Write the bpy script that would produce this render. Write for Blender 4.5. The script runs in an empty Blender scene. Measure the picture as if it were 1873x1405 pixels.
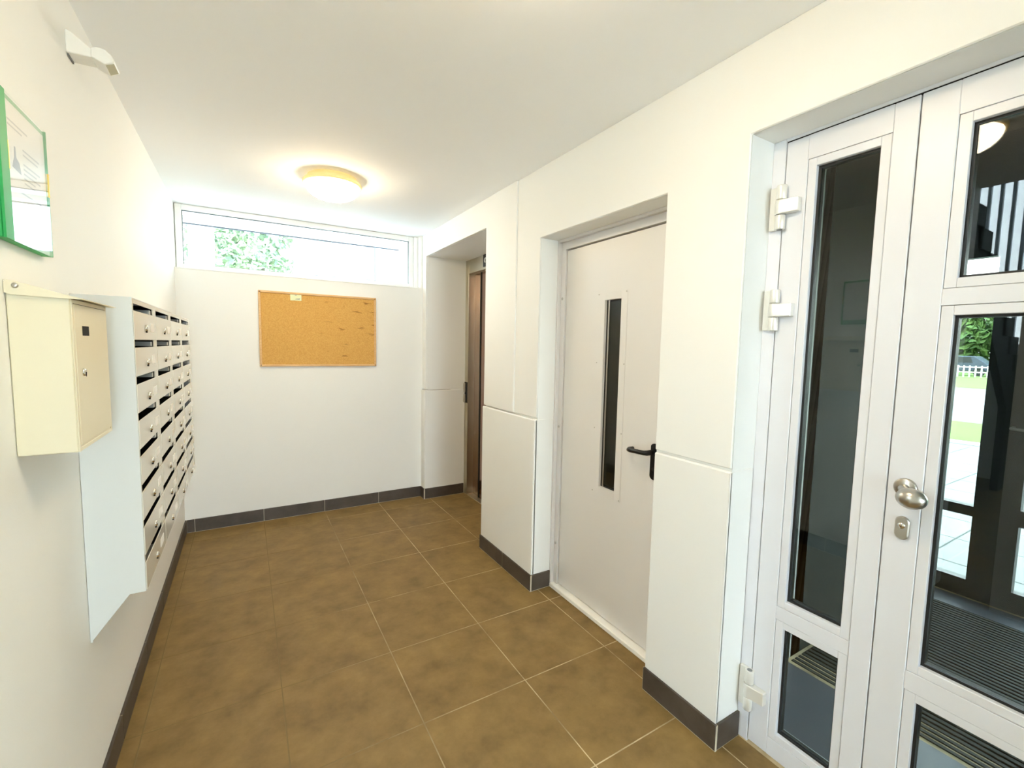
import bpy, bmesh, math, random
from mathutils import Vector, Matrix
random.seed(7)
C = bpy.context.scene.collection
sc = bpy.context.scene
PI = math.pi

# ------------------------------------------------------------------ camera
cd = bpy.data.cameras.new('camera'); cam = bpy.data.objects.new('camera', cd); C.objects.link(cam)
cd.sensor_width = 36.0; cd.sensor_fit = 'HORIZONTAL'; cd.lens = 820.31 * 36.0 / 1873.0
cd.clip_start = 0.02; cd.clip_end = 500
def camera_matrix(yaw, pitch, roll, loc):
    f = Vector((math.sin(yaw)*math.cos(pitch), math.cos(yaw)*math.cos(pitch), -math.sin(pitch)))
    r = Vector((math.cos(yaw), -math.sin(yaw), 0)); d = f.cross(r)
    r2 = math.cos(roll)*r + math.sin(roll)*d
    d2 = -math.sin(roll)*r + math.cos(roll)*d
    m = Matrix((r2, -d2, -f)).transposed().to_4x4(); m.translation = loc
    return m
cam.matrix_world = camera_matrix(math.radians(30.7387), math.radians(4.7721), math.radians(-1.11606), Vector((0.42365, 0, 1.45)))
sc.camera = cam

# ------------------------------------------------------------------ light, exposure
LAMP_POWER = 17.5            # radiance of the two dome lamps
SKY = 9.0
w = bpy.data.worlds.new('sky'); sc.world = w; w.use_nodes = True
nt = w.node_tree; nt.nodes.clear()
wo = nt.nodes.new('ShaderNodeOutputWorld'); bg = nt.nodes.new('ShaderNodeBackground')
tc = nt.nodes.new('ShaderNodeTexCoord'); sx = nt.nodes.new('ShaderNodeSeparateXYZ'); cr = nt.nodes.new('ShaderNodeValToRGB')
cr.color_ramp.elements[0].position = 0.0; cr.color_ramp.elements[0].color = (0.84, 0.93, 1.0, 1)
cr.color_ramp.elements[1].position = 1.0; cr.color_ramp.elements[1].color = (0.60, 0.80, 1.0, 1)
nt.links.new(tc.outputs['Generated'], sx.inputs[0]); nt.links.new(sx.outputs['Z'], cr.inputs[0])
nt.links.new(cr.outputs[0], bg.inputs['Color']); bg.inputs['Strength'].default_value = SKY
nt.links.new(bg.outputs[0], wo.inputs['Surface'])
sc.view_settings.view_transform = 'Standard'; sc.view_settings.look = 'None'
sc.view_settings.gamma = 1.0; sc.view_settings.use_curve_mapping = False
sc.view_settings.exposure = 1.34
sc.cycles.max_bounces = 14; sc.cycles.diffuse_bounces = 8; sc.cycles.glossy_bounces = 6
sc.cycles.transparent_max_bounces = 24; sc.cycles.transmission_bounces = 8
sc.cycles.sample_clamp_indirect = 8.0
try:
    sc.cycles.use_denoising = True; sc.cycles.denoiser = 'OPENIMAGEDENOISE'
except Exception: pass

# ------------------------------------------------------------------ materials
def lin(c):
    return tuple(((v/12.92) if v <= 0.04045 else ((v+0.055)/1.055)**2.4) for v in c)
def rgb(r, g, b): return lin((r/255, g/255, b/255)) + (1,)
MAT = {}
def mat(name, col, rough=0.5, metal=0.0, spec=0.5, noise=None, bump=None, emit=None, coat=0.0):
    m = bpy.data.materials.new(name); m.use_nodes = True; MAT[name] = m
    n = m.node_tree.nodes; L = m.node_tree.links; b = n['Principled BSDF']
    b.inputs['Base Color'].default_value = col; b.inputs['Roughness'].default_value = rough
    b.inputs['Metallic'].default_value = metal; b.inputs['Specular IOR Level'].default_value = spec
    b.inputs['Coat Weight'].default_value = coat
    t = n.new('ShaderNodeTexCoord')
    if noise:      # (scale, colour2, detail, stretch, lo, hi)
        sc_, c2, det, st, lo, hi = noise
        mp = n.new('ShaderNodeMapping'); mp.inputs['Scale'].default_value = st
        L.new(t.outputs['Object'], mp.inputs[0])
        nz = n.new('ShaderNodeTexNoise'); nz.inputs['Scale'].default_value = sc_; nz.inputs['Detail'].default_value = det
        nz.inputs['Roughness'].default_value = 0.65
        L.new(mp.outputs[0], nz.inputs['Vector'])
        r = n.new('ShaderNodeValToRGB'); r.color_ramp.elements[0].position = lo; r.color_ramp.elements[1].position = hi
        r.color_ramp.elements[0].color = col; r.color_ramp.elements[1].color = c2
        L.new(nz.outputs['Fac'], r.inputs[0]); L.new(r.outputs[0], b.inputs['Base Color'])
    if bump:       # (scale, strength, distance, stretch)
        mp = n.new('ShaderNodeMapping'); mp.inputs['Scale'].default_value = bump[3] if len(bump) > 3 else (1, 1, 1)
        L.new(t.outputs['Object'], mp.inputs[0])
        nz = n.new('ShaderNodeTexNoise'); nz.inputs['Scale'].default_value = bump[0]; nz.inputs['Detail'].default_value = 3
        L.new(mp.outputs[0], nz.inputs['Vector'])
        bp = n.new('ShaderNodeBump'); bp.inputs['Strength'].default_value = bump[1]; bp.inputs['Distance'].default_value = bump[2]
        L.new(nz.outputs['Fac'], bp.inputs['Height']); L.new(bp.outputs[0], b.inputs['Normal'])
    if emit:
        b.inputs['Emission Color'].default_value = emit[0]; b.inputs['Emission Strength'].default_value = emit[1]
    return m
def glass(name, tint, ior=1.5, refl=1.0):
    m = bpy.data.materials.new(name); m.use_nodes = True; MAT[name] = m
    n = m.node_tree.nodes; L = m.node_tree.links; n.clear()
    o = n.new('ShaderNodeOutputMaterial'); mx = n.new('ShaderNodeMixShader')
    tr = n.new('ShaderNodeBsdfTransparent'); gl = n.new('ShaderNodeBsdfGlossy'); fr = n.new('ShaderNodeFresnel')
    tr.inputs[0].default_value = tint; gl.inputs['Roughness'].default_value = 0.0; gl.inputs[0].default_value = (refl, refl, refl, 1)
    ge = n.new('ShaderNodeNewGeometry'); mr = n.new('ShaderNodeMapRange')     # a thin pane reflects alike from both faces
    mr.inputs[3].default_value = ior; mr.inputs[4].default_value = 1.0/ior
    L.new(ge.outputs['Backfacing'], mr.inputs[0]); L.new(mr.outputs[0], fr.inputs['IOR'])
    L.new(fr.outputs[0], mx.inputs[0]); L.new(tr.outputs[0], mx.inputs[1]); L.new(gl.outputs[0], mx.inputs[2]); L.new(mx.outputs[0], o.inputs[0])
    return m
mat('wall_paint', rgb(238, 238, 234), 0.6, spec=0.25, bump=(160, 0.10, 0.002))
mat('wall_paint_smooth', rgb(235, 235, 232), 0.6, spec=0.3, bump=(60, 0.05, 0.002))
mat('ceiling_paint', rgb(250, 251, 252), 0.8)
mat('tile_floor', rgb(106, 84, 48), 0.50, spec=0.3, noise=(6.5, rgb(160, 131, 80), 12, (1, 1, 1), 0.22, 0.80), bump=(90, 0.08, 0.001))
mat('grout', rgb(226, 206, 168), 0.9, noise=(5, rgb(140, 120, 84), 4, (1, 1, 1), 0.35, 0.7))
mat('tile_base', rgb(58, 50, 44), 0.45, noise=(5, rgb(86, 77, 70), 6, (1, 1, 1), 0.3, 0.7))
def graded_grout():
    # lighter joints towards the entrance, darker joints over by the mailboxes
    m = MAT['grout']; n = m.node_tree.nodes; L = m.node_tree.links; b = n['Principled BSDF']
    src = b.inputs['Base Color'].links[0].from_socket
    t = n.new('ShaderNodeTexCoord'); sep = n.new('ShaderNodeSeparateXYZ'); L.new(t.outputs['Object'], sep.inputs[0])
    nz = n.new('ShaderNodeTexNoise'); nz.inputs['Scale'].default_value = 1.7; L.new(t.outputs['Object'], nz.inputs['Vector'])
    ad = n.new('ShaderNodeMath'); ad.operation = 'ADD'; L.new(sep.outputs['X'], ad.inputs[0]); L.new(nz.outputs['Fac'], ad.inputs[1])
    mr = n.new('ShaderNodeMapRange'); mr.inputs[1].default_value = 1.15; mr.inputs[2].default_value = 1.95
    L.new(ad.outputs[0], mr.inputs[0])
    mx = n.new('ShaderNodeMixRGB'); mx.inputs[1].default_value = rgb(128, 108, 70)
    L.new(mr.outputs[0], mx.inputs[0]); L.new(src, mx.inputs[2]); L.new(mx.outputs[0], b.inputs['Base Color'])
graded_grout()
mat('grout_base', rgb(200, 190, 170), 0.9)
mat('door_grey', rgb(226, 223, 220), 0.38)
mat('frame_grey', rgb(220, 217, 216), 0.36)
mat('aluminium_white', rgb(226, 227, 233), 0.32)
mat('threshold_white', rgb(244, 242, 236), 0.75, spec=0.2)
mat('pvc_white', rgb(240, 240, 238), 0.35)
mat('black_rubber', rgb(16, 18, 18), 0.5)
mat('dark_gap', rgb(10, 10, 10), 0.9)
mat('black_plastic', rgb(14, 14, 16), 0.35, spec=0.35)
mat('steel', rgb(190, 186, 178), 0.28, 1.0)
mat('steel_brushed', rgb(190, 166, 156), 0.16, 1.0, noise=(6, rgb(166, 138, 130), 4, (1, 30, 0.3), 0.3, 0.7))
mat('steel_frame', rgb(206, 200, 182), 0.3, 1.0)
mat('hinge_metal', rgb(232, 230, 224), 0.32, 0.35)
mat('chrome', rgb(225, 222, 215), 0.12, 1.0)
mat('mailbox_grey', rgb(214, 211, 200), 0.14)
mat('mailbox_side', rgb(214, 217, 216), 0.4)
mat('mailbox_cream', rgb(226, 217, 190), 0.4)
mat('label_white', rgb(246, 244, 240), 0.4)
mat('inside_dark', rgb(20, 19, 17), 0.9)
mat('wood_frame', rgb(226, 186, 134), 0.5, noise=(14, rgb(205, 160, 104), 5, (1, 8, 8), 0.3, 0.7))
mat('green_card', rgb(34, 160, 82), 0.5)
mat('paper', rgb(236, 234, 226), 0.7)
mat('print_grey', rgb(186, 186, 184), 0.8)
mat('print_dark', rgb(130, 133, 135), 0.8)
mat('brass', rgb(220, 186, 90), 0.3, 1.0)
mat('note_paper', rgb(226, 232, 190), 0.8)
mat('white_plastic', rgb(240, 238, 232), 0.35)
mat('sensor_lens', rgb(190, 188, 165), 0.25)
mat('lamp_base', rgb(240, 215, 150), 0.4, emit=((1.0, 0.72, 0.32, 1), 0.12))
mat('lamp_dome', rgb(255, 240, 215), 0.3, emit=((1.0, 0.82, 0.57, 1), LAMP_POWER))
mat('dark_wall', rgb(32, 38, 33), 0.8)  # dimness of the vestibule and stair outline is put into this colour
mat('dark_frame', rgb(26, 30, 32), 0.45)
mat('vest_tile', rgb(84, 88, 96), 0.3)
mat('mat_ribs', rgb(52, 56, 52), 0.8)
mat('mat_base', rgb(22, 24, 22), 0.9)
mat('paving', rgb(132, 132, 128), 0.8, noise=(3, rgb(112, 114, 112), 5, (1, 1, 1), 0.3, 0.7))
mat('concrete', rgb(228, 228, 226), 0.9)
mat('paving_joint', rgb(78, 82, 78), 0.9)
mat('lawn', rgb(84, 112, 38), 0.9, noise=(1.2, rgb(104, 128, 50), 5, (1, 1, 1), 0.3, 0.7))
mat('road', rgb(128, 128, 128), 0.9)
mat('leaf_green', rgb(46, 78, 36), 0.7, noise=(0.8, rgb(100, 126, 58), 5, (1, 1, 1), 0.35, 0.65))
mat('leaf_pale', rgb(120, 148, 128), 0.7, noise=(1.5, rgb(168, 184, 140), 5, (1, 1, 1), 0.35, 0.65))
mat('bark', rgb(120, 108, 90), 0.9)
mat('render_white', rgb(206, 206, 204), 0.8)
mat('fascia_grey', rgb(82, 86, 96), 0.7)
mat('cladding', rgb(200, 214, 228), 0.45)
mat('fin_paint', rgb(200, 208, 216), 0.5)
mat('car_dark', rgb(52, 62, 76), 0.3)
mat('car_light', rgb(214, 218, 222), 0.3)
glass('pane_clear', (0.96, 0.98, 0.97, 1), 1.45)
glass('pane_entrance', (0.60, 0.62, 0.585, 1), 1.52, 0.72)
glass('pane_picture', (1, 1, 1, 1), 1.5)

# cork: base speckle plus a few dark scuffs
def cork_material():
    m = mat('cork', rgb(206, 154, 76), 0.85, bump=(220, 0.25, 0.002))
    n = m.node_tree.nodes; L = m.node_tree.links; b = n['Principled BSDF']; t = n.new('ShaderNodeTexCoord')
    a = n.new('ShaderNodeTexNoise'); a.inputs['Scale'].default_value = 150; a.inputs['Detail'].default_value = 4
    L.new(t.outputs['Object'], a.inputs['Vector'])
    r = n.new('ShaderNodeValToRGB'); r.color_ramp.elements[0].position = .3; r.color_ramp.elements[1].position = .7
    r.color_ramp.elements[0].color = rgb(200, 150, 74); r.color_ramp.elements[1].color = rgb(218, 172, 96)
    L.new(a.outputs['Fac'], r.inputs[0])
    # scuffs: stretched noise, only in the lower right half of the sheet
    mp = n.new('ShaderNodeMapping'); mp.inputs['Scale'].default_value = (4, 1, 17); mp.inputs['Rotation'].default_value = (0, 0.25, 0)
    L.new(t.outputs['Object'], mp.inputs[0])
    s = n.new('ShaderNodeTexNoise'); s.inputs['Scale'].default_value = 2.3; s.inputs['Detail'].default_value = 6; s.inputs['Distortion'].default_value = .6
    L.new(mp.outputs[0], s.inputs['Vector'])
    r2 = n.new('ShaderNodeValToRGB'); r2.color_ramp.elements[0].position = .625; r2.color_ramp.elements[1].position = .70
    L.new(s.outputs['Fac'], r2.inputs[0])
    sep = n.new('ShaderNodeSeparateXYZ'); L.new(t.outputs['Object'], sep.inputs[0])
    mr = n.new('ShaderNodeMapRange'); mr.inputs[1].default_value = -0.15; mr.inputs[2].default_value = 0.35
    L.new(sep.outputs['X'], mr.inputs[0])
    mu = n.new('ShaderNodeMath'); mu.operation = 'MULTIPLY'; L.new(r2.outputs[0], mu.inputs[0]); L.new(mr.outputs[0], mu.inputs[1])
    mx = n.new('ShaderNodeMixRGB'); mx.inputs[2].default_value = rgb(136, 92, 34)
    L.new(mu.outputs[0], mx.inputs[0]); L.new(r.outputs[0], mx.inputs[1]); L.new(mx.outputs[0], b.inputs['Base Color'])
cork_material()

# ------------------------------------------------------------------ mesh helpers
class MB:
    def __init__(s): s.bm = bmesh.new()
    def box(s, x0, x1, y0, y1, z0, z1, bev=0.0, seg=1):
        r = bmesh.ops.create_cube(s.bm, size=1.0); v = r['verts']
        for p in v:
            p.co = Vector(((x0+x1)/2 + p.co.x*(x1-x0), (y0+y1)/2 + p.co.y*(y1-y0), (z0+z1)/2 + p.co.z*(z1-z0)))
        if bev > 0:
            es = list({e for p in v for e in p.link_edges})
            bmesh.ops.bevel(s.bm, geom=es, offset=bev, segments=seg, affect='EDGES', profile=0.5)
        return s
    def prism(s, pts, axis, a, b, bev=0.0):
        """polygon in the other two axes (x,z for axis 1; y,z for axis 0; x,y for axis 2)"""
        def P(p, t):
            return {0: (t, p[0], p[1]), 1: (p[0], t, p[1]), 2: (p[0], p[1], t)}[axis]
        A = [s.bm.verts.new(P(p, a)) for p in pts]; B = [s.bm.verts.new(P(p, b)) for p in pts]
        fs = [s.bm.faces.new(A), s.bm.faces.new(B[::-1])]
        n = len(pts)
        for i in range(n):
            fs.append(s.bm.faces.new((A[i], B[i], B[(i+1) % n], A[(i+1) % n])))
        bmesh.ops.recalc_face_normals(s.bm, faces=fs)
        if bev > 0:
            bmesh.ops.bevel(s.bm, geom=list({e for v in A+B for e in v.link_edges}), offset=bev, segments=1, affect='EDGES', profile=0.5)
        return s
    def lathe(s, prof, centre, axis=2, seg=32, smooth=True, scale=(1, 1)):
        """prof = [(r, h)], revolved about an axis through centre"""
        rings = []
        for r, h in prof:
            ring = []
            for k in range(seg if r > 1e-6 else 1):
                a = 2*PI*k/seg; u, v = r*math.cos(a)*scale[0], r*math.sin(a)*scale[1]
                p = {2: (u, v, h), 0: (h, u, v), 1: (u, h, v)}[axis]
                ring.append(s.bm.verts.new(Vector(centre) + Vector(p)))
            rings.append(ring)
        fs = []
        for A, B in zip(rings, rings[1:]):
            n = max(len(A), len(B))
            for k in range(n):
                q = [A[k % len(A)], B[k % len(B)], B[(k+1) % len(B)], A[(k+1) % len(A)]]
                q2 = []
                for v in q:
                    if v not in q2: q2.append(v)
                if len(q2) > 2:
                    try: f = s.bm.faces.new(q2); f.smooth = smooth; fs.append(f)
                    except ValueError: pass
        for R in (rings[0], rings[-1]):
            if len(R) > 2: fs.append(s.bm.faces.new(R))
        bmesh.ops.recalc_face_normals(s.bm, faces=fs)
        return s
    def tube(s, path, rad, seg=12):
        path = [Vector(p) for p in path]; rings = []
        up = Vector((0.13, 0.27, 0.95))
        for i, p in enumerate(path):
            d = (path[min(i+1, len(path)-1)] - path[max(i-1, 0)]).normalized()
            a = d.cross(up).normalized(); b = d.cross(a)
            rr = rad[i] if isinstance(rad, (list, tuple)) else rad
            rings.append([s.bm.verts.new(p + rr*(a*math.cos(2*PI*k/seg) + b*math.sin(2*PI*k/seg))) for k in range(seg)])
        fs = []
        for A, B in zip(rings, rings[1:]):
            for k in range(seg):
                f = s.bm.faces.new((A[k], B[k], B[(k+1) % seg], A[(k+1) % seg])); f.smooth = True; fs.append(f)
        fs.append(s.bm.faces.new(rings[0])); fs.append(s.bm.faces.new(rings[-1]))
        bmesh.ops.recalc_face_normals(s.bm, faces=fs)
        return s
    def ring(s, axis, t0, t1, a0, a1, b0, b1, w, bev=0.0):
        """rectangular frame of bar width w; outer limits a0..a1, b0..b1 (y,z for axis 0; x,z for axis 1)"""
        for (p, q, r, t) in ((a0, a0+w, b0, b1), (a1-w, a1, b0, b1), (a0+w, a1-w, b0, b0+w), (a0+w, a1-w, b1-w, b1)):
            if axis == 0: s.box(t0, t1, p, q, r, t, bev)
            else: s.box(p, q, t0, t1, r, t, bev)
        return s
    def obj(s, name, m, parent=None, origin=None):
        me = bpy.data.meshes.new(name)
        if origin is not None:
            bmesh.ops.translate(s.bm, verts=s.bm.verts, vec=-Vector(origin))
        s.bm.to_mesh(me); s.bm.free()
        o = bpy.data.objects.new(name, me); C.objects.link(o); me.materials.append(MAT[m] if isinstance(m, str) else m)
        if origin is not None: o.location = Vector(origin)
        if parent is not None:
            o.parent = parent
            o.location = Vector(o.location) - world_loc(parent)
        return o
def world_loc(o):
    v = Vector((0, 0, 0))
    while o is not None:
        v += o.location; o = o.parent
    return v
def tag(o, label, cat, group=None, kind=None):
    o['label'] = label; o['category'] = cat
    if group: o['group'] = group
    if kind: o['kind'] = kind
    return o
def thing(name, loc, label, cat, group=None, kind=None):
    o = bpy.data.objects.new(name, None); C.objects.link(o); o.location = loc; o.empty_display_size = 0.1
    return tag(o, label, cat, group, kind)
def struct(o, label=None):
    o['kind'] = 'structure'
    if label: o['label'] = label
    return o
def copy_tree(o, parent=None):
    c = o.copy(); C.objects.link(c)
    if parent is not None: c.parent = parent
    for ch in list(o.children): copy_tree(ch, c)
    return c

# ------------------------------------------------------------------ room dimensions (metres)
FX0, FX1 = 0.20, 1.66         # unseen glazed opening behind the camera, added and sized for daylight
YL0 = 0.70                     # near edge of the opening in the left wall
W = 1.862; B = 4.06; H = 2.446; YB = -5.2
ZG = 1.03                      # top of the wainscot
LIFT = (2.785, 3.970, 2.25)    # y0, y1, depth x
FD = (1.257, 2.138, 2.06)      # fire door opening y0, y1, head
EN = (-0.55, 0.922, 2.157)     # entrance opening

# ------------------------------------------------------------------ setting: floor with tiles
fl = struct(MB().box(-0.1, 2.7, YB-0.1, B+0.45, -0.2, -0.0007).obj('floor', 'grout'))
gx = [-0.399+0.0, 0.060, 0.519, 0.978, 1.437, 1.895, 2.354]
gy = [1.083 + 0.4605*k for k in range(-14, 8)]
def tile(x0, x1, y0, y1):
    if x1-x0 < 0.012 or y1-y0 < 0.012: return
    g = 0.0022
    o = MB().box(x0+g, x1-g, y0+g, y1-g, -0.008, 0.0, 0.0006).obj('tile', 'tile_floor', fl)
for i in range(len(gx)-1):
    for j in range(len(gy)-1):
        x0, x1, y0, y1 = gx[i], gx[i+1], gy[j], gy[j+1]
        y0, y1 = max(y0, YB), min(y1, B)
        if y1 <= y0: continue
        x0 = max(x0, 0.0)
        if i < 4: tile(x0, min(x1, 1.9), y0, y1); continue
        if i == 4:
            inside = any(a < (y0+y1)/2 < b for a, b in ((LIFT[0], LIFT[1]), (FD[0], FD[1]), (EN[0], EN[1])))
            tile(x0, x1 if inside or True else W, y0, y1); continue
        for a, b, xe in ((LIFT[0], LIFT[1], 2.249), (FD[0], FD[1], 1.982), (EN[0], EN[1], 1.994)):
            lo, hi = max(y0, a), min(y1, b)
            if hi - lo > 0.02: tile(x0, xe, lo, hi)

struct(MB().box(-0.2, 2.7, YB-0.1, B+0.55, H, H+0.25).obj('ceiling', 'ceiling_paint'))
YL = 0.965                     # the left wall ends here; beside the camera the hall opens to the stair hall
m = MB()
m.box(-0.2, 0.0, YL, B+0.55, -0.2, H); m.box(-0.2, 0.0, YB-0.1, YL0, -0.2, H)
m.box(-0.2, 0.0, YB-0.1, B+0.55, H+0.25, 3.9)
struct(m.obj('wall_left', 'wall_paint'))
# stair hall on the left of the camera: glazed outer wall with vertical fins, a flight of stairs
XS = -3.9
struct(MB().box(XS-0.1, -0.1, -2.6, 2.6, -0.2, -0.001).obj('floor_stairhall', 'tile_floor'))
struct(MB().box(XS-0.1, 0.0, -2.6, 2.6, 3.9, 4.1).obj('ceiling_stairhall', 'ceiling_paint'))
struct(MB().box(XS-0.1, -0.2, 2.5, 2.6, -0.1, 3.9).obj('wall_stairhall_back', 'wall_paint_smooth'))
struct(MB().box(XS-0.1, -0.2, -2.6, -2.5, -0.1, 3.9).obj('wall_stairhall_front', 'wall_paint_smooth'))
struct(MB().box(XS-0.1, XS, -2.5, 2.5, -0.1, 1.52).obj('wall_stairhall_outer', 'wall_paint_smooth'))
w2 = struct(MB().ring(0, XS-0.1, XS-0.02, -2.5, 2.5, 1.52, 3.9, 0.06, 0.004).obj('window_2', 'pvc_white'))
MB().box(XS-0.07, XS-0.064, -2.44, 2.44, 1.58, 3.84).obj('pane', 'pane_clear', w2)
for k in range(48):
    y = -2.40 + 0.100*k
    MB().box(XS-0.02, XS+0.02, y, y+0.030, 1.54, 3.88).obj('fin', 'fin_paint', w2)
st = bpy.data.objects.new('staircase', None); C.objects.link(st); st.location = (-2.4, 1.35, 0)
st['label'] = 'flight of stairs seen only as a dark stepped outline reflected in the upper entrance glass'; st['category'] = 'stairs'
for k in range(9):
    x0 = -3.62 + 0.235*k; zt_ = 1.47 + 0.182*k
    MB().box(x0, x0+0.26, 1.36, 2.48, zt_-0.18, zt_, 0.004).obj('step', 'dark_wall', st)
MB().prism([(-3.62, 0.0), (-3.62, 1.30), (-1.5, 2.94), (-1.5, 2.70), (-3.3, 0.9), (-3.3, 0.0)], 1, 1.38, 1.44).obj('stringer', 'dark_wall', st)
MB().prism([(-3.62, 0.0), (-3.62, 1.30), (-1.5, 2.94), (-1.5, 2.70), (-3.3, 0.9), (-3.3, 0.0)], 1, 2.38, 2.44).obj('stringer', 'dark_wall', st)
for o_ in list(st.children): o_.location = Vector((2.4, -1.35, 0))
WIN = (0.0, 1.829, 1.967)
m = MB()
m.box(0.0, 2.7, B, B+0.45, -0.1, WIN[2])
m.box(WIN[1], 2.7, B, B+0.45, WIN[2], H)
struct(m.obj('wall_back', 'wall_paint_smooth'))
# wall behind the camera; its unseen glazed opening is added to let daylight in
m = MB()
m.box(0.0, FX0, YB-0.1, YB, 0, H); m.box(FX1, 2.7, YB-0.1, YB, 0, H); m.box(FX0, FX1, YB-0.1, YB, 2.38, H)
struct(m.obj('wall_front', 'wall_paint_smooth'))
w3 = struct(MB().ring(1, YB-0.09, YB-0.03, FX0+0.001, FX1-0.001, 0.0, 2.379, 0.05, 0.004).obj('added_window', 'pvc_white'))
MB().box(FX0+0.05, FX1-0.05, YB-0.063, YB-0.057, 0.05, 2.329).obj('pane', 'pane_clear', w3)

WB = W + 0.009                  # bottom of the shadow joints
m = MB()
m.prism([(LIFT[1], ZG+0.004), (B, ZG+0.004), (B, H), (EN[1]-0.02, H), (EN[1]-0.02, EN[2]), (EN[1], EN[2]), (EN[1], 0), (FD[0], 0), (FD[0], FD[2]), (FD[1], FD[2]), (FD[1], 0), (LIFT[0], 0), (LIFT[0], LIFT[2]), (LIFT[1], LIFT[2])],
        0, WB, 2.10)
m.prism([(EN[1]-0.02, EN[2]), (EN[1]-0.02, H), (YB, H), (YB, 0), (EN[0], 0), (EN[0], EN[2])], 0, WB, 2.10)
m.box(WB+0.001, 2.10, YB, EN[1]-0.001, H, 2.95)
for ya, yb in ((LIFT[1], B), (FD[1], LIFT[0]), (1.05, FD[0])): m.box(2.10, 2.62, ya, yb, 0, 2.95 if yb < 2 else H)
m.box(2.10, 2.62, LIFT[0], LIFT[1], LIFT[2], H); m.box(2.10, 2.62, FD[0], FD[1], FD[2]+0.02, H)
m.box(2.62, 2.70, 1.05, B, 0, H)
wr = struct(m.obj('wall_right', 'wall_paint_smooth'))
# plaster above the shadow joint; the lift surround stands a finger's width proud; wainscots below
G = ZG + 0.010
MB().prism([(2.387, G), (2.387, H-0.001), (YB, H-0.001), (YB, EN[2]), (EN[1], EN[2]), (EN[1], G), (FD[0], G), (FD[0], FD[2]), (FD[1], FD[2]), (FD[1], G)], 0, W, WB, 0.003).obj('upper_plaster', 'wall_paint_smooth', wr)
m = MB()
m.prism([(2.386, G), (LIFT[0], G), (LIFT[0], LIFT[2]), (LIFT[1]+0.001, LIFT[2]), (LIFT[1]+0.001, G), (B-0.001, G), (B-0.001, H-0.001), (2.386, H-0.001)], 0, W-0.010, WB, 0.003)
m.obj('lift_surround', 'wall_paint_smooth', wr)
for (y0, y1, xa) in ((FD[1]-0.004, LIFT[0]+0.012, W-0.014), (EN[1]-0.004, FD[0], W-0.005)):
    MB().box(xa, WB, y0, y1, 0.0, ZG, 0.005).obj('wainscot_panel', 'wall_paint_smooth', wr)
MB().box(W-0.005, 1.99, EN[1]-0.004, EN[1], 0.0, ZG, 0.003).obj('wainscot_panel', 'wall_paint_smooth', wr)
MB().box(W-0.004, 1.984, FD[1]-0.004, FD[1], 0.0, ZG, 0.002).obj('wainscot_panel', 'wall_paint_smooth', wr)
MB().box(W-0.020, 2.25, LIFT[1]-0.008, B-0.001, 0.0, ZG, 0.006).obj('wainscot_panel', 'wall_paint_smooth', wr)
# back of the lift recess
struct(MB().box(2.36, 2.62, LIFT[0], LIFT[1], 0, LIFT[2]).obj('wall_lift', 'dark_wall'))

# ------------------------------------------------------------------ baseboards of cut tiles
BH = 0.098; T = 0.010
def baseboard(name, segs):
    """segs: (axis, plane, sign, a0, a1, [joints]) ; tile faces stand T out from the plane in direction sign"""
    root = None
    for axis, plane, sgn, a0, a1, joints in segs:
        lo, hi = sorted((plane, plane + sgn*(T-0.0015)))
        if root is None:
            mm = MB()
            root = True
        (mm.box(a0, a1, lo, hi, 0, BH) if axis == 1 else mm.box(lo, hi, a0, a1, 0, BH))
    root = struct(mm.obj(name, 'grout_base'))
    for axis, plane, sgn, a0, a1, joints in segs:
        cuts = [a0] + [j for j in joints if a0 < j < a1] + [a1]
        lo, hi = sorted((plane, plane + sgn*T))
        for p, q in zip(cuts, cuts[1:]):
            if q-p < 0.006: continue
            g = 0.0016; mm = MB()
            if axis == 1: mm.box(p+g, q-g, lo, hi, 0.003, BH+0.001, 0.001)
            else: mm.box(lo, hi, p+g, q-g, 0.003, BH+0.001, 0.001)
            mm.obj('tile', 'tile_base', root)
baseboard('baseboard_back', [(1, B, -1, T, W-0.021, gx)])
baseboard('baseboard_left', [(0, 0.0, 1, YL, B, gy)])
xp1, xp2 = W-0.014, W-0.005
baseboard('baseboard_lift', [(0, W-0.020, -1, LIFT[1]-0.008-T, B-T, []), (1, LIFT[1]-0.008, -1, W-0.020, 2.24, [])])
baseboard('baseboard_pillar', [(0, xp1, -1, FD[1]-0.004-T, LIFT[0]+0.012, gy), (1, FD[1]-0.004, -1, xp1, 1.982, [])])
baseboard('baseboard_entrance', [(0, xp2, -1, EN[1]-0.004-T, FD[0]-0.001, []), (1, EN[1]-0.004, -1, xp2, 1.990, [])])

# ------------------------------------------------------------------ window in the back wall
yw = B+0.085
win = MB().ring(1, yw, yw+0.07, 0.004, 1.793, WIN[2]+0.006, H-0.002, 0.042, 0.004).obj('window_1', 'pvc_white')
struct(win)
MB().box(1.793, WIN[1]-0.001, yw-0.02, yw+0.07, WIN[2]+0.001, H-0.002, 0.002).obj('side_strip', 'pvc_white', win)
MB().ring(1, yw+0.012, yw+0.03, 0.044, 1.753, WIN[2]+0.046, H-0.042, 0.005).obj('gasket', 'black_rubber', win)
MB().box(0.046, 1.751, yw+0.02, yw+0.026, WIN[2]+0.048, H-0.044).obj('pane', 'pane_clear', win)
MB().box(0.001, WIN[1]-0.001, B-0.004, yw, WIN[2]-0.001, WIN[2]+0.008, 0.002).obj('window_sill', 'pvc_white', win)

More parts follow.
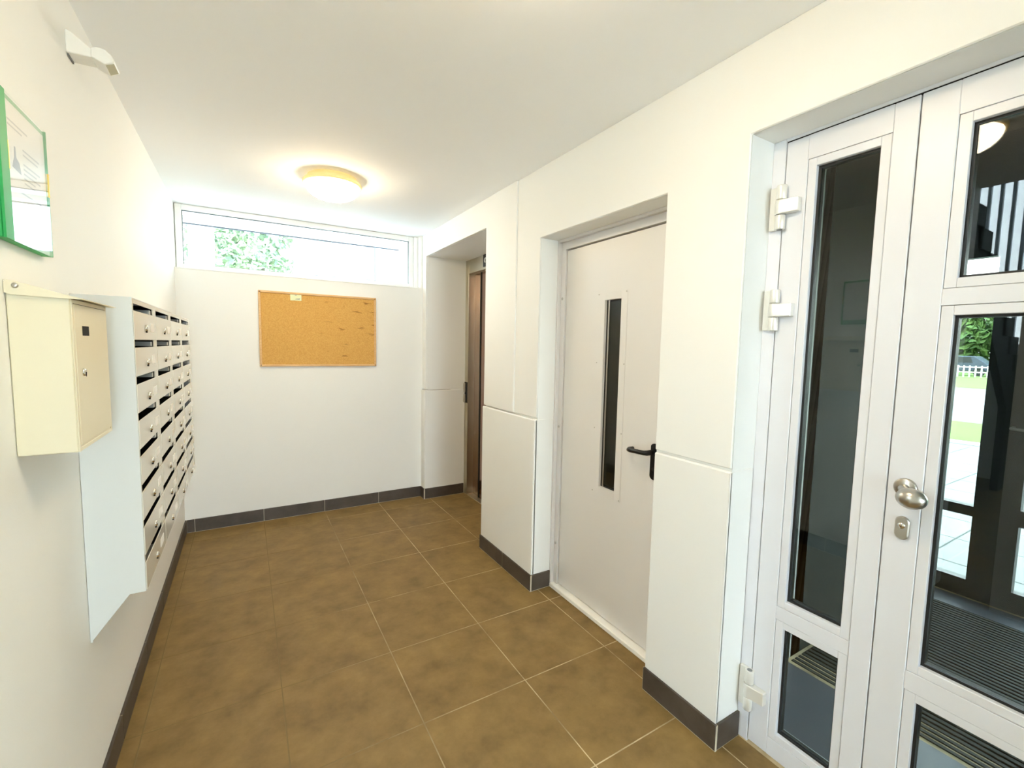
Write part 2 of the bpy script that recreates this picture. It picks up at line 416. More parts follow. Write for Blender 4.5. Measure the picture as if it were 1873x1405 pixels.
# ------------------------------------------------------------------ fire door
fd0, fd1, fdh = FD
m = MB()
for (x0, x1, i0, i1) in ((1.984, 2.05, 0.0, 0.015), (2.004, 2.05, 0.015, 0.051)):
    m.box(x0, x1, fd1-i1, fd1-i0, 0, fdh-i0 if i0 else fdh, 0.0015)
    m.box(x0, x1, fd0+i0, fd0+i1, 0, fdh-i0 if i0 else fdh, 0.0015)
    m.box(x0, x1, fd0+i1, fd1-i1, fdh-i1-(0.004 if i0 else 0), fdh-i0, 0.0015)
d1 = struct(m.obj('door_1', 'frame_grey'), 'light grey steel fire door with a narrow glazed slot and black lever handle')
MB().box(1.975, 2.05, fd0+0.002, fd1-0.015, 0.0, 0.026, 0.004).obj('threshold', 'threshold_white', d1)
xl = 2.014
gl0, gl1, gz0, gz1 = 1.640, 1.757, 0.722, 1.696
ly0, ly1, lz0, lz1 = fd0+0.055, fd1-0.055, 0.031, 1.998
leaf = MB()
leaf.box(xl, xl+0.05, ly0, gl0, lz0, lz1, 0.0015); leaf.box(xl, xl+0.05, gl1, ly1, lz0, lz1, 0.0015)
leaf.box(xl, xl+0.05, gl0-0.002, gl1+0.002, lz0, gz0); leaf.box(xl, xl+0.05, gl0-0.002, gl1+0.002, gz1, lz1)
leaf = leaf.obj('door_leaf', 'door_grey', d1)
def ringyz(name, mtl, parent, x0, x1, oy0, oy1, oz0, oz1, iy0, iy1, iz0, iz1, bev=0.0):
    mm = MB()
    mm.box(x0, x1, oy0, iy0, oz0, oz1, bev); mm.box(x0, x1, iy1, oy1, oz0, oz1, bev)
    mm.box(x0, x1, iy0, iy1, oz0, iz0, bev); mm.box(x0, x1, iy0, iy1, iz1, oz1, bev)
    return mm.obj(name, mtl, parent)
ringyz('window_trim', 'door_grey', leaf, xl-0.0022, xl, 1.598, 1.810, 0.682, 1.735, gl0, gl1, gz0, gz1, 0.0006)
ringyz('gasket', 'black_rubber', leaf, xl+0.014, xl+0.03, gl0, gl1, gz0, gz1, gl0+0.006, gl1-0.006, gz0+0.006, gz1-0.006)
MB().box(xl+0.018, xl+0.024, gl0+0.001, gl1-0.001, gz0+0.001, gz1-0.001).obj('pane', 'pane_entrance', leaf)
MB().box(xl+0.012, xl+0.013, gl0+0.095, gl0+0.106, gz0+0.001, gz1-0.001).obj('glazing_edge', 'steel', leaf)
for yy in (1.803, 1.605):
    for zz in (1.727, 1.375, 1.03, 0.69):
        MB().lathe([(0.0035, 0), (0.0035, -0.0012), (0, -0.0018)], (xl-0.0022, yy, zz), 0, 8).obj('screw', 'steel', leaf)
for zz in (1.73, 0.986, 0.275):
    MB().lathe([(0.008, 0), (0.008, -0.002), (0, -0.003)], (2.004, fd1-0.031, zz), 0, 14).obj('plug', 'print_grey', d1)
hp = MB()
pts = []
for k in range(16):
    a = 2*PI*k/16; pts.append((1.388 + 0.023*math.cos(a), (1.005 if math.sin(a) > 0 else 0.874) + 0.019*math.sin(a)))
hp.prism(pts, 0, xl-0.009, xl, 0.002)
hp = hp.obj('handle_plate', 'black_plastic', leaf)
lv = MB()
path = [(xl-0.006, 1.390, 0.985), (xl-0.035, 1.390, 0.985), (xl-0.050, 1.394, 0.984), (xl-0.057, 1.406, 0.983), (xl-0.058, 1.45, 0.981), (xl-0.058, 1.485, 0.979),
        (xl-0.054, 1.500, 0.979), (xl-0.042, 1.508, 0.979), (xl-0.018, 1.509, 0.979)]
lv.tube(path, [0.0125, 0.0125, 0.012, 0.011, 0.0105, 0.0105, 0.0105, 0.0105, 0.010], 14)
lv.obj('lever', 'black_plastic', leaf)
MB().lathe([(0.009, 0), (0.009, -0.003), (0, -0.003)], (xl-0.009, 1.388, 0.905), 0, 12).obj('keyhole', 'dark_gap', leaf)

# ------------------------------------------------------------------ lift doors
L0, L1, LX = LIFT
m = MB()
m.box(LX, LX+0.10, 3.902, L1, 0, L0*0+2.25, 0.002)
m.box(LX, LX+0.10, L0, L0+0.07, 0, 2.25, 0.002)
m.box(LX, LX+0.10, L0+0.07, 3.902, 2.123, 2.25, 0.002)
d2 = struct(m.obj('door_2', 'steel_frame'), 'stainless steel lift door in a deep white recess')
MB().box(2.315, 2.345, 3.757, 3.915, 0.004, 2.14, 0.001).obj('door_panel', 'steel_brushed', d2)
MB().box(2.300, 2.317, 3.739, 3.759, 0.006, 2.138).obj('panel_gap', 'black_rubber', d2)  # black strip paints the shadowed gap between the door panels
MB().box(2.305, 2.335, 3.32, 3.738, 0.004, 2.14, 0.001).obj('door_panel', 'steel_brushed', d2)
MB().box(2.315, 2.345, 2.80, 3.31, 0.004, 2.14, 0.001).obj('door_panel', 'steel_brushed', d2)
MB().box(LX, 2.34, L0+0.07, 3.902, 0, 0.006, 0.001).obj('threshold', 'steel_frame', d2)
disp = MB().box(LX-0.012, LX, 3.50, 3.590, 2.142, 2.248, 0.002).obj('display', 'black_plastic', d2)
MB().lathe([(0.022, 0), (0.022, -0.002), (0.014, -0.002), (0.014, 0)], (LX-0.012, 3.545, 2.195), 0, 20).obj('floor_symbol', 'label_white', disp)
cp = MB().box(LX-0.004, LX, 3.905, 3.968, 0.90, 1.10, 0.001).obj('call_panel', 'black_plastic', d2)
MB().box(LX-0.020, LX-0.004, 3.928, 3.966, 0.905, 0.985, 0.003).obj('call_button', 'steel', cp)
MB().box(LX-0.020, LX-0.004, 3.928, 3.966, 1.000, 1.090, 0.003).obj('call_plate', 'steel', cp)

# ------------------------------------------------------------------ entrance door: frame, narrow side leaf, wide leaf
E0 = 1.995; E1 = 2.050
m = MB()
m.box(E0, E1+0.01, 0.879, EN[1], 0, EN[2], 0.002)
m.box(E0, E1+0.01, EN[0], EN[0]+0.043, 0, EN[2], 0.002)
m.box(E0, E1+0.01, EN[0]+0.043, 0.879, 2.1475, EN[2], 0.001)
m.box(E0+0.02, E1+0.01, EN[0]+0.043, 0.879, 2.120, 2.1475)        # stop behind the gap
m.box(E0+0.03, E1+0.01, 0.862, 0.879, 0, 2.12)
d3 = struct(m.obj('door_3', 'aluminium_white'), 'pale aluminium entrance door with glazed narrow side leaf')
MB().box(E0+0.012, E0+0.02, 0.522, 0.536, 0.0, 2.145).obj('leaf_gasket', 'dark_gap', d3)
MB().box(E0+0.003, E0+0.012, EN[0]+0.043, 0.877, 2.143, 2.1475).obj('leaf_gasket', 'dark_gap', d3)
def glazed_leaf(name, y0, y1, openings):
    """openings: list of (oy0, oy1, oz0, oz1) = clear glass; beads 26 mm wide around each"""
    bw = 0.026; mm = MB(); z0, z1 = 0.012, 2.1435
    a0 = min(o[0] for o in openings)-bw; a1 = max(o[1] for o in openings)+bw
    mm.box(E0, E1, y0, a0, z0, z1, 0.002); mm.box(E0, E1, a1, y1, z0, z1, 0.002)
    zs = sorted(openings, key=lambda o: o[2]); prev = z0
    for o in zs:
        mm.box(E0+0.0004, E1, a0, a1, prev, o[2]-bw, 0.0008); prev = o[3]+bw
    mm.box(E0+0.0004, E1, a0, a1, prev, z1, 0.0008)
    lf = mm.obj(name, 'aluminium_white', d3)
    for (p, q, r, t) in openings:
        g = 0.0012
        ringyz('glazing_bead', 'aluminium_white', lf, E0+0.0022, E0+0.018, p-bw+g, q+bw-g, r-bw+g, t+bw-g, p, q, r, t, 0.0012)
        ringyz('glazing_bead', 'aluminium_white', lf, E1-0.014, E1-0.002, p-bw+g, q+bw-g, r-bw+g, t+bw-g, p, q, r, t, 0.001)
        ringyz('gasket', 'black_rubber', lf, E0+0.018, E1-0.014, p-bw+g, q+bw-g, r-bw+g, t+bw-g, p+0.007, q-0.007, r+0.007, t-0.007)
        MB().box(E0+0.022, E0+0.027, p, q, r, t).obj('pane', 'pane_entrance', lf)
    return lf
side = glazed_leaf('side_leaf', 0.5315, 0.8765, [(0.614, 0.782, 0.104, 0.494), (0.614, 0.782, 0.592, 2.042)])
main = glazed_leaf('main_leaf', -0.505, 0.5285, [(-0.38, 0.425, 0.104, 0.486), (-0.38, 0.425, 0.592, 1.553), (-0.38, 0.425, 1.648, 2.032)])
for za, zb in ((1.858, 2.004), (1.520, 1.660), (0.137, 0.290)):
    hl = (zb-za)/3; yc = 0.876; xc = E0-0.016; mm = MB()
    for k in (0, 2):
        mm.lathe([(0.0145, za+k*hl+0.001), (0.0155, za+k*hl+0.003), (0.0155, za+(k+1)*hl-0.003), (0.0145, za+(k+1)*hl-0.001)], (xc, yc, 0), 2, 20)
    mm.box(E0-0.013, E0, yc+0.004, yc+0.040, za+0.002, zb-0.002, 0.002)
    hg = mm.obj('hinge', 'hinge_metal', d3)
    mm = MB()
    mm.lathe([(0.0165, za+hl+0.001), (0.0175, za+hl+0.003), (0.0175, zb-hl-0.003), (0.0165, zb-hl-0.001)], (xc, yc, 0), 2, 20)
    mm.prism([(E0-0.033, yc-0.004), (E0-0.024, yc-0.058), (E0-0.001, yc-0.058), (E0-0.001, yc-0.004)], 2, za+hl+0.002, zb-hl-0.002, 0.002)
    mm.obj('hinge_arm', 'hinge_metal', hg)
    MB().lathe([(0.009, za), (0.009, zb-0.0005)], (xc, yc, 0), 2, 14).obj('hinge_pin', 'print_dark', hg)
mm = MB()
mm.lathe([(0.0265, 0), (0.0265, -0.006), (0.023, -0.009), (0.0, -0.009)], (E0, 0.487, 1.080), 0, 28)
kb = mm.obj('knob_rosette', 'steel', main)
mm = MB()
mm.tube([(E0-0.004, 0.487, 1.080), (E0-0.022, 0.487, 1.080), (E0-0.036, 0.474, 1.074), (E0-0.044, 0.462, 1.069)], [0.011, 0.011, 0.0125, 0.015], 14)
r = bmesh.ops.create_uvsphere(mm.bm, u_segments=28, v_segments=16, radius=1.0)
for v in r['verts']:
    p = v.co.copy(); v.co = Vector((E0-0.058 + 0.027*p.x, 0.4555 + 0.034*p.y, 1.067 + 0.028*p.z))
for f in mm.bm.faces: f.smooth = True
mm.obj('knob', 'steel', kb)
pts = []
for k in range(24):
    a = 2*PI*k/24; pts.append((0.4855 + 0.0165*math.cos(a), 0.966 + (0.017 if math.sin(a) > 0 else -0.017) + 0.0165*math.sin(a)))
es = MB().prism(pts, 0, E0-0.010, E0, 0.003).obj('lock_plate', 'steel', main)
MB().lathe([(0.0085, 0), (0.0085, -0.003), (0, -0.003)], (E0-0.010, 0.4855, 0.974), 0, 18).obj('lock_cylinder', 'chrome', es)
MB().box(E0-0.0135, E0-0.0125, 0.4848, 0.4862, 0.970, 0.978).obj('keyhole', 'dark_gap', es)

# ------------------------------------------------------------------ vestibule and outer door
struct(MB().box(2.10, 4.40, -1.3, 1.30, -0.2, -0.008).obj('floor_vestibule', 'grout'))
fv = bpy.data.objects['floor_vestibule']
MB().box(2.062, 2.58, -1.2, 1.05, -0.03, 0.0, 0.001).obj('tile', 'vest_tile', fv)
MB().box(3.92, 4.10, -1.2, 1.05, -0.03, 0.0, 0.001).obj('tile', 'vest_tile', fv)
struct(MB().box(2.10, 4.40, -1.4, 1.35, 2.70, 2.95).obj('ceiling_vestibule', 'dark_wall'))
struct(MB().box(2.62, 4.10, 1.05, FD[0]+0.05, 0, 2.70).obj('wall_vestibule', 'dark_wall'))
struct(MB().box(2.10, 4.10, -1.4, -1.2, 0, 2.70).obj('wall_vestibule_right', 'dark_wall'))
mt = thing('entrance_mat', (3.25, 0, -0.005), 'dark ribbed entrance mat on the vestibule floor behind the glass door', 'mat')
MB().box(2.585, 3.915, -1.19, 1.04, -0.018, -0.005).obj('mat_base', 'mat_base', mt)
mm = MB()
for k in range(44):
    x = 2.60 + k*0.030; mm.box(x, x+0.019, -1.185, 1.035, -0.005, 0.003, 0.002)
mm.obj('rib', 'mat_ribs', mt)['kind'] = 'stuff'
# outer door line x = 4.10 .. 4.16
OX = 4.12
mm = MB()
mm.box(OX, OX+0.06, 1.035, 1.36, 0, 2.95)                          # left jamb and wall
mm.box(OX, OX+0.06, 0.640, 0.826, 0, 2.02)                         # broad post
mm.box(OX, OX+0.06, -1.3, 1.035, 2.02, 2.95)
mm.box(OX, OX+0.06, -1.3, -1.1, 0, 2.02)
mm.box(OX, OX+0.06, 0.826, 1.035, 0.0, 0.105); mm.box(OX, OX+0.06, 0.826, 1.035, 0.495, 0.555)
mm.box(OX, OX+0.06, -1.1, 0.640, 0.0, 0.115); mm.box(OX, OX+0.06, -1.1, 0.640, 0.495, 0.590)
d4 = struct(mm.obj('door_4', 'dark_frame'), 'dark framed glazed outer door beyond the vestibule')
for (p, q, r, t) in ((0.826, 1.035, 0.105, 0.495), (0.826, 1.035, 0.555, 2.02), (-1.1, 0.640, 0.115, 0.495), (-1.1, 0.640, 0.59, 2.02)):
    MB().box(OX+0.028, OX+0.034, p, q, r, t).obj('pane', 'pane_clear', d4)
MB().tube([(OX-0.001, 0.70, 1.05), (OX-0.05, 0.70, 1.05), (OX-0.055, 0.66, 1.048), (OX-0.055, 0.60, 1.046)], 0.009, 10).obj('handle', 'steel', d4)

# ------------------------------------------------------------------ ceiling lamps
def lamp(x, y, label):
    t = thing('ceiling_lamp', (x, y, H), label, 'lamp', 'round dome ceiling lamps')
    MB().lathe([(0.140, H), (0.144, H-0.012), (0.150, H-0.020), (0.160, H-0.024), (0.166, H-0.030), (0.168, H-0.042), (0.164, H-0.048), (0.120, H-0.048)], (x, y, 0), 2, 56).obj('lamp_base', 'lamp_base', t)
    prof = []
    for k in range(13):
        a = PI/2*k/12; prof.append((0.156*math.cos(a)**0.85 if k < 12 else 0.0, H-0.049-0.080*math.sin(a)))
    MB().lathe(prof, (x, y, 0), 2, 56).obj('lamp_dome', 'lamp_dome', t)
    return t
lamp(0.905, 2.985, 'lit round white dome ceiling lamp in front of the high window')
lamp(0.905, 0.79, 'lit round dome ceiling lamp seen as a yellow reflection in the entrance glass')

# ------------------------------------------------------------------ cork board
t = thing('cork_board', (0.970, B, 1.254), 'tan cork notice board in a light wood frame under the high window', 'notice board')
kx0, kx1, kz0, kz1 = 0.519, 1.422, 1.254, 1.851
MB().box(kx0+0.006, kx1-0.006, B-0.010, B-0.001, kz0+0.006, kz1-0.006).obj('cork_sheet', 'cork', t, origin=((kx0+kx1)/2, B, (kz0+kz1)/2))
fw = 0.017
for nm, bx in (('frame_rail', (kx0, kx1, kz1-fw, kz1)), ('frame_rail', (kx0, kx1, kz0, kz0+fw)), ('frame_stile', (kx0, kx0+fw, kz0+fw, kz1-fw)), ('frame_stile', (kx1-fw, kx1, kz0+fw, kz1-fw))):
    MB().box(bx[0], bx[1], B-0.018, B-0.001, bx[2], bx[3], 0.003).obj(nm, 'wood_frame', t)
for sxx in (kx0+0.010, kx1-0.010):
    for szz in (kz0+0.010, kz1-0.010):
        MB().lathe([(0.0045, 0), (0.0045, -0.001), (0, -0.002)], (sxx, B-0.018, szz), 1, 10).obj('screw', 'bark', t)
# note pinned to the board's upper edge
nz = thing('paper_note', (0.785, B-0.012, 1.79), 'small pale green note stuck to the top edge of the cork board', 'note')
MB().box(0.744, 0.826, B-0.0125, B-0.0105, 1.786, 1.838).obj('note_sheet', 'note_paper', nz)
MB().prism([(0.775, 1.797), (0.812, 1.796), (0.816, 1.812), (0.811, 1.803), (0.790, 1.801)], 1, B-0.0131, B-0.0126).obj('ink_mark', 'print_dark', nz)
MB().box(0.778, 0.792, B-0.0131, B-0.0126, 1.826, 1.831).obj('ink_mark', 'print_grey', nz)

# ------------------------------------------------------------------ framed notice on the left wall
p0, p1, pz0, pz1, px = 1.296, 1.549, 1.647, 1.943, 0.022
t = thing('framed_notice', (0, 1.42, pz0), 'framed notice with green backing under glass high on the left wall', 'picture')
MB().box(0.0005, px-0.004, p0, p1, pz0, pz1, 0.002).obj('backing_board', 'green_card', t)
ps = MB().box(px-0.004, px-0.0032, p0+0.038, p1-0.006, pz0+0.030, pz1-0.012).obj('notice_sheet', 'paper', t)
for k, (a, b, z) in enumerate(((0.03, 0.13, 0.245), (0.03, 0.10, 0.235), (0.10, 0.19, 0.205), (0.10, 0.18, 0.195), (0.10, 0.19, 0.175), (0.10, 0.17, 0.165), (0.10, 0.19, 0.155), (0.10, 0.16, 0.145), (0.10, 0.18, 0.135), (0.05, 0.19, 0.11))):
    MB().box(px-0.0032, px-0.0029, p0+a+0.02, p0+b+0.02, pz0+z, pz0+z+0.0035).obj('text_line', 'print_grey', ps)
MB().prism([(p0+0.062, pz0+0.155), (p0+0.105, pz0+0.150), (p0+0.098, pz0+0.172), (p0+0.084, pz0+0.178), (p0+0.082, pz0+0.200), (p0+0.076, pz0+0.200), (p0+0.074, pz0+0.178)], 0, px-0.0032, px-0.0029).obj('printed_picture', 'print_dark', ps)
MB().box(px-0.0028, px, p0, p1, pz0, pz1, 0.0008).obj('glass_cover', 'pane_picture', t)
MB().box(px-0.004, px+0.0006, p0-0.0005, p0+0.036, pz0-0.0005, pz1+0.0005, 0.0006).obj('frame_strip', 'green_card', t)
for yy in (p0+0.034, p1-0.002):
    MB().box(px-0.003, px+0.001, yy, yy+0.004, 1.790, 1.845).obj('clip', 'brass', t)
MB().box(0.0005, px, p1-0.001, p1+0.0015, pz0, pz1).obj('edge_strip', 'green_card', t)

# ------------------------------------------------------------------ single cream mailbox
y0, y1, z0, z1, dx = 1.338, 1.620, 1.196, 1.537, 0.100
t = thing('mailbox', (0, 1.48, z0), 'single cream metal mailbox with sloping lid on the left wall', 'mailbox')
mm = MB()
mm.prism([(0.001, z0), (dx-0.002, z0), (dx-0.002, z1-0.001), (0.001, z1+0.028)], 1, y0, y1, 0.002)
mm.obj('body', 'mailbox_cream', t)
mm = MB()
mm.prism([(0.001, z1+0.030), (0.120, z1-0.001), (0.120, z1-0.003), (0.001, z1+0.028)], 1, y0-0.006, y1+0.012)
mm.prism([(0.001, z1+0.004), (0.012, z1+0.0), (0.112, z1-0.003), (0.120, z1-0.002), (0.014, z1+0.0295), (0.006, z1+0.030), (0.001, z1+0.026)], 1, y0-0.0062, y0-0.0045)
mm.prism([(0.001, z1+0.004), (0.112, z1-0.003), (0.120, z1-0.002), (0.001, z1+0.030)], 1, y1+0.0105, y1+0.012)
lid = mm.obj('lid', 'mailbox_cream', t)
MB().lathe([(0.0055, 0), (0.0055, -0.0015), (0.003, -0.003), (0, -0.003)], (0.018, y0-0.0062, z1+0.019), 1, 14).obj('rivet', 'steel', lid)
dr = MB().box(dx-0.002, dx+0.0015, y0+0.012, y1-0.012, z0+0.014, z1-0.012, 0.0012).obj('door', 'mailbox_cream', t)
MB().ring(0, dx-0.002, dx+0.0005, y0, y1, z0, z1-0.002, 0.009, 0.001).obj('door_surround', 'mailbox_cream', t)
MB().box(dx-0.002, dx-0.0005, y0+0.009, y1-0.009, z1-0.012, z1-0.008).obj('slot', 'inside_dark', t)
MB().box(dx+0.0015, dx+0.002, 1.400, 1.450, 1.456, 1.478).obj('name_window', 'inside_dark', dr)
MB().lathe([(0.0095, dx+0.0015), (0.0095, dx+0.003), (0.007, dx+0.006), (0, dx+0.006)], (0, 1.391, 1.372), 0, 18).obj('lock', 'chrome', dr)
MB().prism([(1.388, 1.372), (1.394, 1.372), (1.393, 1.362), (1.389, 1.362)], 0, dx+0.006, dx+0.0066).obj('keyhole', 'inside_dark', dr)

# ------------------------------------------------------------------ bank of 32 mailboxes
by0, by1, D = 1.735, 3.310, 0.137
zt, pitch_y, pitch_z = 1.5575, (3.310-1.735)/4, 0.1115
t = thing('mailbox_bank', (0, 2.52, 0.66), 'grey wall bank of thirty-two mailboxes in four columns and eight rows', 'mailboxes')
mm = MB()
prof = [(0.001, 0.536), (0.001, 1.575), (D, 1.575), (D, 0.664), (0.097, 0.664)]
mm.prism(prof, 1, by0, by0+0.004, 0.0008); mm.prism(prof, 1, by1-0.004, by1, 0.0008)
mm.box(0.001, D, by0+0.004, by1-0.004, 1.571, 1.575, 0.0008)
mm.box(0.001, 0.006, by0+0.004, by1-0.004, 0.536, 1.571)
mm.box(0.006, D, by0+0.004, by1-0.004, 0.6655, 0.668)
mm.obj('body', 'mailbox_side', t)
mm = MB()
mm.box(D-0.004, D, by0+0.004, by1-0.004, zt, 1.571)
for c in range(4):
    ya = by0 + c*pitch_y
    mm.box(D-0.0035, D-0.0005, ya+(0.004 if c == 0 else 0), ya+0.018, 0.668, zt)
    mm.box(D-0.0035, D-0.0005, ya+pitch_y-0.045, ya+pitch_y-(0.004 if c == 3 else 0), 0.668, zt)
mm.obj('front_frame', 'mailbox_grey', t)
mm = MB()
for c in range(1, 4): mm.box(0.006, D-0.004, by0+c*pitch_y-0.001, by0+c*pitch_y+0.001, 0.668, 1.571)
for r in range(1, 8): mm.box(0.006, D-0.004, by0+0.004, by1-0.004, zt-r*pitch_z-0.001, zt-r*pitch_z+0.0005)
mm.obj('shelf', 'inside_dark', t)
MB().box(0.006, 0.008, by0+0.004, by1-0.004, 0.668, 1.571).obj('slot_shade', 'inside_dark', t)  # near-black sheet, the shade inside the slots put into its colour
proto = None
SL = 0.0215
for r in range(8):
    for c in range(4):
        ya = by0 + c*pitch_y; zb = zt-(r+1)*pitch_z
        if proto is None:
            pd = MB().box(D-0.0005, D+0.003, ya+0.003, ya+pitch_y-0.003, zb+0.002, zt-SL, 0.0012).obj('mailbox_door', 'mailbox_grey', t, origin=(D, ya, zb))
            MB().lathe([(0.0105, D+0.003), (0.0105, D+0.006), (0.008, D+0.010), (0, D+0.010)], (0, ya+0.180, zb+0.041), 0, 14).obj('lock', 'chrome', pd)
            MB().box(D+0.003, D+0.0045, ya+0.268, ya+0.338, zb+0.030, zb+0.060, 0.0006).obj('name_plate', 'label_white', pd)
            MB().prism([(ya+0.176, zb+0.036), (ya+0.184, zb+0.036), (ya+0.182, zb+0.026), (ya+0.178, zb+0.026)], 0, D+0.003, D+0.0075).obj('lock_hasp', 'inside_dark', pd)
            MB().box(D-0.05, D-0.006, ya+pitch_y-0.075, ya+pitch_y-0.046, zb+pitch_z-SL+0.002, zb+pitch_z-0.004).obj('slot_bracket', 'print_grey', pd)
            proto = pd
        else:
            cpy = copy_tree(proto, t)
            cpy.location = Vector((D, ya, zb)) - t.location
            for ch in cpy.children: pass

# ------------------------------------------------------------------ small white wall device near the ceiling
t = thing('wall_sensor', (0, 1.875, 2.274), 'small white wall sensor with wedge arm and tilted head near the ceiling', 'sensor')
MB().prism([(0.0, 2.274), (0.0, 2.338), (0.012, 2.333), (0.056, 2.300), (0.056, 2.276)], 1, 1.842, 1.905, 0.002).obj('wedge_arm', 'white_plastic', t)
hd = MB().prism([(0.055, 2.277), (0.055, 2.300), (0.063, 2.306), (0.073, 2.308), (0.088, 2.305), (0.101, 2.295), (0.108, 2.281), (0.107, 2.276), (0.085, 2.264), (0.072, 2.269)], 1, 1.838, 1.912, 0.002).obj('head', 'white_plastic', t)
MB().prism([(0.0865, 2.2640), (0.1055, 2.2745), (0.1060, 2.2735), (0.0870, 2.2630)], 1, 1.846, 1.902).obj('lens', 'sensor_lens', hd)
MB().box(0.001, 0.004, 1.85, 1.90, 2.268, 2.275).obj('mounting_plate', 'print_dark', t)

# ------------------------------------------------------------------ outside: ground, road, lawn
def big(name, x0, x1, y0, y1, z0, z1, m): return MB().box(x0, x1, y0, y1, z0, z1).obj(name, m)
gr = big('ground', -60, 140, -60, 120, -0.6, -0.12, 'lawn'); struct(gr)
pv = big('paving_bed', 4.20, 10.9, -6, 8, -0.3, -0.056, 'paving_joint'); struct(pv)
for i in range(11):
    for j in range(9):
        MB().box(4.21+i*0.6, 4.80+i*0.6, -1.2+j*0.6, -0.61+j*0.6, -0.09, -0.05, 0.004).obj('paving_slab', 'paving', pv)
struct(big('forecourt', -30, 4.1, -40, YB-0.11, -0.3, -0.06, 'concrete'))
struct(big('side_yard', -40, -4.1, YB-0.11, 40, -0.3, -0.06, 'concrete'))
struct(big('kerb', 10.9, 11.05, -10, 14, -0.3, -0.02, 'render_white'))
struct(big('lawn_near', 11.05, 14.4, -10, 20, -0.3, -0.05, 'lawn'))
struct(big('road', 14.4, 29.0, -20, 40, -0.3, -0.055, 'road'))
struct(big('lawn_far', 29.0, 70.0, -20, 60, -0.3, -0.05, 'lawn'))

def foliage(name, m, parent, centre, size, n, leaf, rnd):
    """an uneven crown: inner lump plus n leaf blades over it"""
    mm = MB(); cx, cy, cz = centre
    bm = mm.bm
    for k in range(n):
        while True:
            p = Vector((rnd.uniform(-1, 1), rnd.uniform(-1, 1), rnd.uniform(-1, 1)))
            if 0.25 < p.length < 1: break
        q = Vector((cx+p.x*size[0], cy+p.y*size[1], cz+p.z*size[2]))
        a = Vector((rnd.uniform(-1, 1), rnd.uniform(-1, 1), rnd.uniform(-1, 1))).normalized()
        b = a.orthogonal().normalized(); s = leaf*rnd.uniform(.6, 1.4)
        vs = [bm.verts.new(q + a*s), bm.verts.new(q + b*s*.45), bm.verts.new(q - a*s*.8), bm.verts.new(q - b*s*.45)]
        bm.faces.new(vs)
    o = mm.obj(name, m, parent); o['kind'] = 'stuff'
    return o
rnd = random.Random(3)
def tree(x, y, h, r, m, label, group=None, n=1500, leaf=0.35, depth=1.0):
    t = thing('tree', (x, y, -0.06), label, 'tree', group)
    MB().tube([(x, y, -0.1), (x+0.05, y, h*0.4), (x, y, h*0.8)], [0.16*r/2+.05, 0.12*r/2+.04, 0.04], 10).obj('trunk', 'bark', t)
    foliage('foliage', m, t, (x, y, h*0.6), (r, r*depth, h*0.55), n, leaf, rnd)
    return t
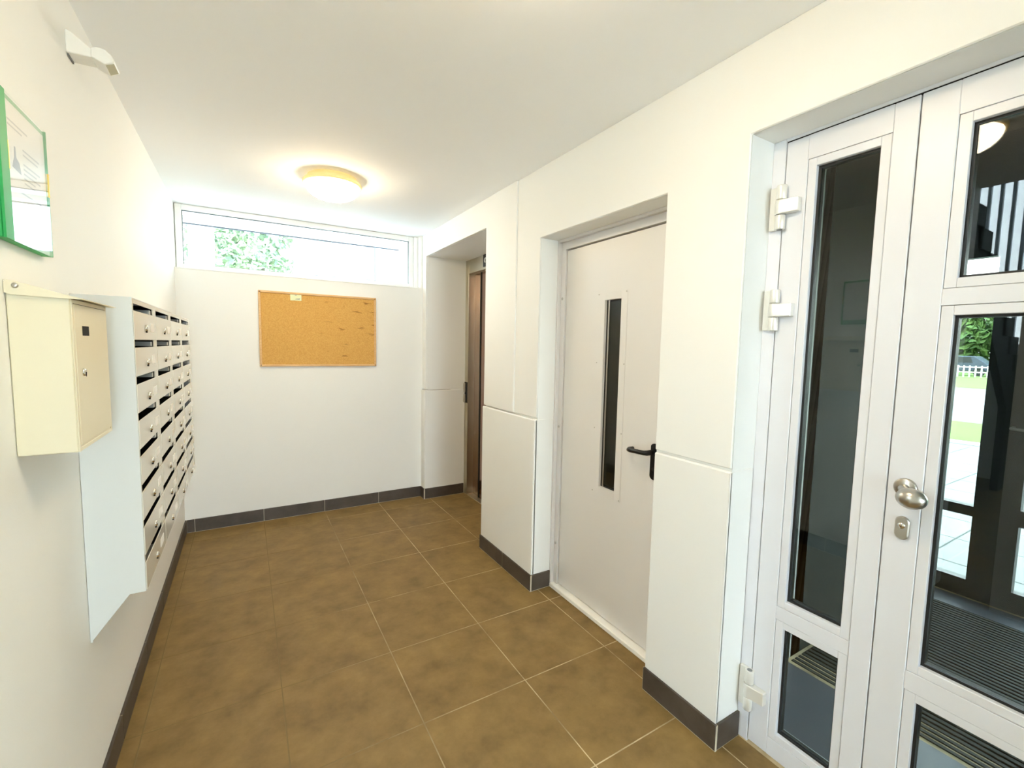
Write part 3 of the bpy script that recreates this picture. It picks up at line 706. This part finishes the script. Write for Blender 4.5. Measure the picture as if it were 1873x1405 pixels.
# hedge and trees across the road
for k, (x, y, h, r) in enumerate(((55, 9.9, 4.4, 1.9), (56, 14.0, 4.9, 2.1), (55, 18.3, 4.6, 2.0))):
    tree(x, y, h, r, 'leaf_green', ['dense green tree at the far side of the road, right of its row', 'middle dense green tree across the road', 'dense green tree across the road, left of its row'][k], 'trees across the road', 1400, 0.42)
fe = thing('fence', (44, 12, -0.05), 'low white picket fence across the road in front of the trees', 'fence')
for zz in (0.25, 0.6): MB().box(44, 44.05, 7, 20, zz, zz+0.08).obj('rail', 'render_white', fe)
for k in range(44):
    MB().box(43.95, 44.0, 7+k*0.30, 7.08+k*0.30, -0.05, 0.75).obj('picket', 'render_white', fe)
def car(x, y, m, label):
    t = thing('car', (x, y, -0.05), label, 'car', 'parked cars across the road')
    b = [(-2.1, 0.3), (-2.1, 0.75), (-1.7, 0.85), (-1.0, 1.40), (0.7, 1.42), (1.3, 0.90), (2.05, 0.78), (2.1, 0.3)]
    MB().prism([(y+p, q) for p, q in b], 0, x-0.8, x+0.8, 0.05).obj('body', m, t)
    MB().prism([(y-0.95, 0.92), (y-0.80, 1.33), (y+0.62, 1.35), (y+1.05, 0.92)], 0, x-0.82, x-0.79).obj('window', 'dark_frame', t)
    for wy in (-1.3, 1.3):
        MB().lathe([(0.32, -0.85), (0.32, -0.60)], (x, y+wy, 0.27), 0, 16).obj('wheel', 'black_rubber', t)
car(47, 12.0, 'car_dark', 'dark car parked across the road behind the fence'); car(48, 17.2, 'car_light', 'pale car parked across the road behind the fence')
# outside the back window: reveal, porch post, pale trees, white house
tr1 = MB()
tr1.box(-0.2, 2.7, B+0.45, B+0.56, H-0.035, H+0.30)
struct(tr1.obj('trim_1', 'render_white'))
struct(MB().box(-0.1, 1.80, B+0.56, B+0.585, H-0.042, H-0.012).obj('trim_2', 'fascia_grey'))
gb = struct(big('terrace', -4, 8, B+0.6, 40, -0.3, -0.06, 'paving'))
t = thing('porch_post', (0.05, 6.0, -0.06), 'white square porch post outside the left end of the high window', 'post')
MB().box(-0.07, 0.156, 5.9, 6.12, -0.06, 4.2, 0.005).obj('shaft', 'render_white', t)
MB().box(-0.10, 0.186, 5.87, 6.15, -0.06, 0.10, 0.005).obj('plinth', 'render_white', t)
tree(0.80, 14.0, 6.2, 1.7, 'leaf_pale', 'pale leafy tree outside the middle of the high window', 'trees outside the back window', 15000, 0.10)
tree(-3.0, 14.0, 6.2, 1.8, 'leaf_pale', 'pale leafy tree left of the porch post outside', 'trees outside the back window', 8000, 0.10)
hs = thing('white_house', (3.2, 11, -0.06), 'white rendered house seen through the right of the high window', 'house')
mm = MB()
mm.box(1.42, 6.5, 9.0, 11.5, -0.1, 5.2)
mm.obj('wall', 'render_white', hs)
wv = MB().ring(1, 8.96, 9.02, 1.54, 1.90, 2.2, 3.36, 0.05).obj('window', 'fascia_grey', hs)
MB().box(1.59, 1.85, 9.0, 9.01, 2.25, 3.31).obj('pane', 'pane_clear', wv); MB().box(1.59, 1.85, 8.985, 8.998, 2.25, 3.31).obj('curtain', 'leaf_pale', wv)
MB().tube([(2.48, 8.93, -0.06), (2.48, 8.93, 4.8)], 0.045, 10).obj('downpipe', 'fascia_grey', hs)
MB().box(2.62, 2.66, 8.97, 9.0, 0, 5.0).obj('corner_trim', 'fascia_grey', hs)
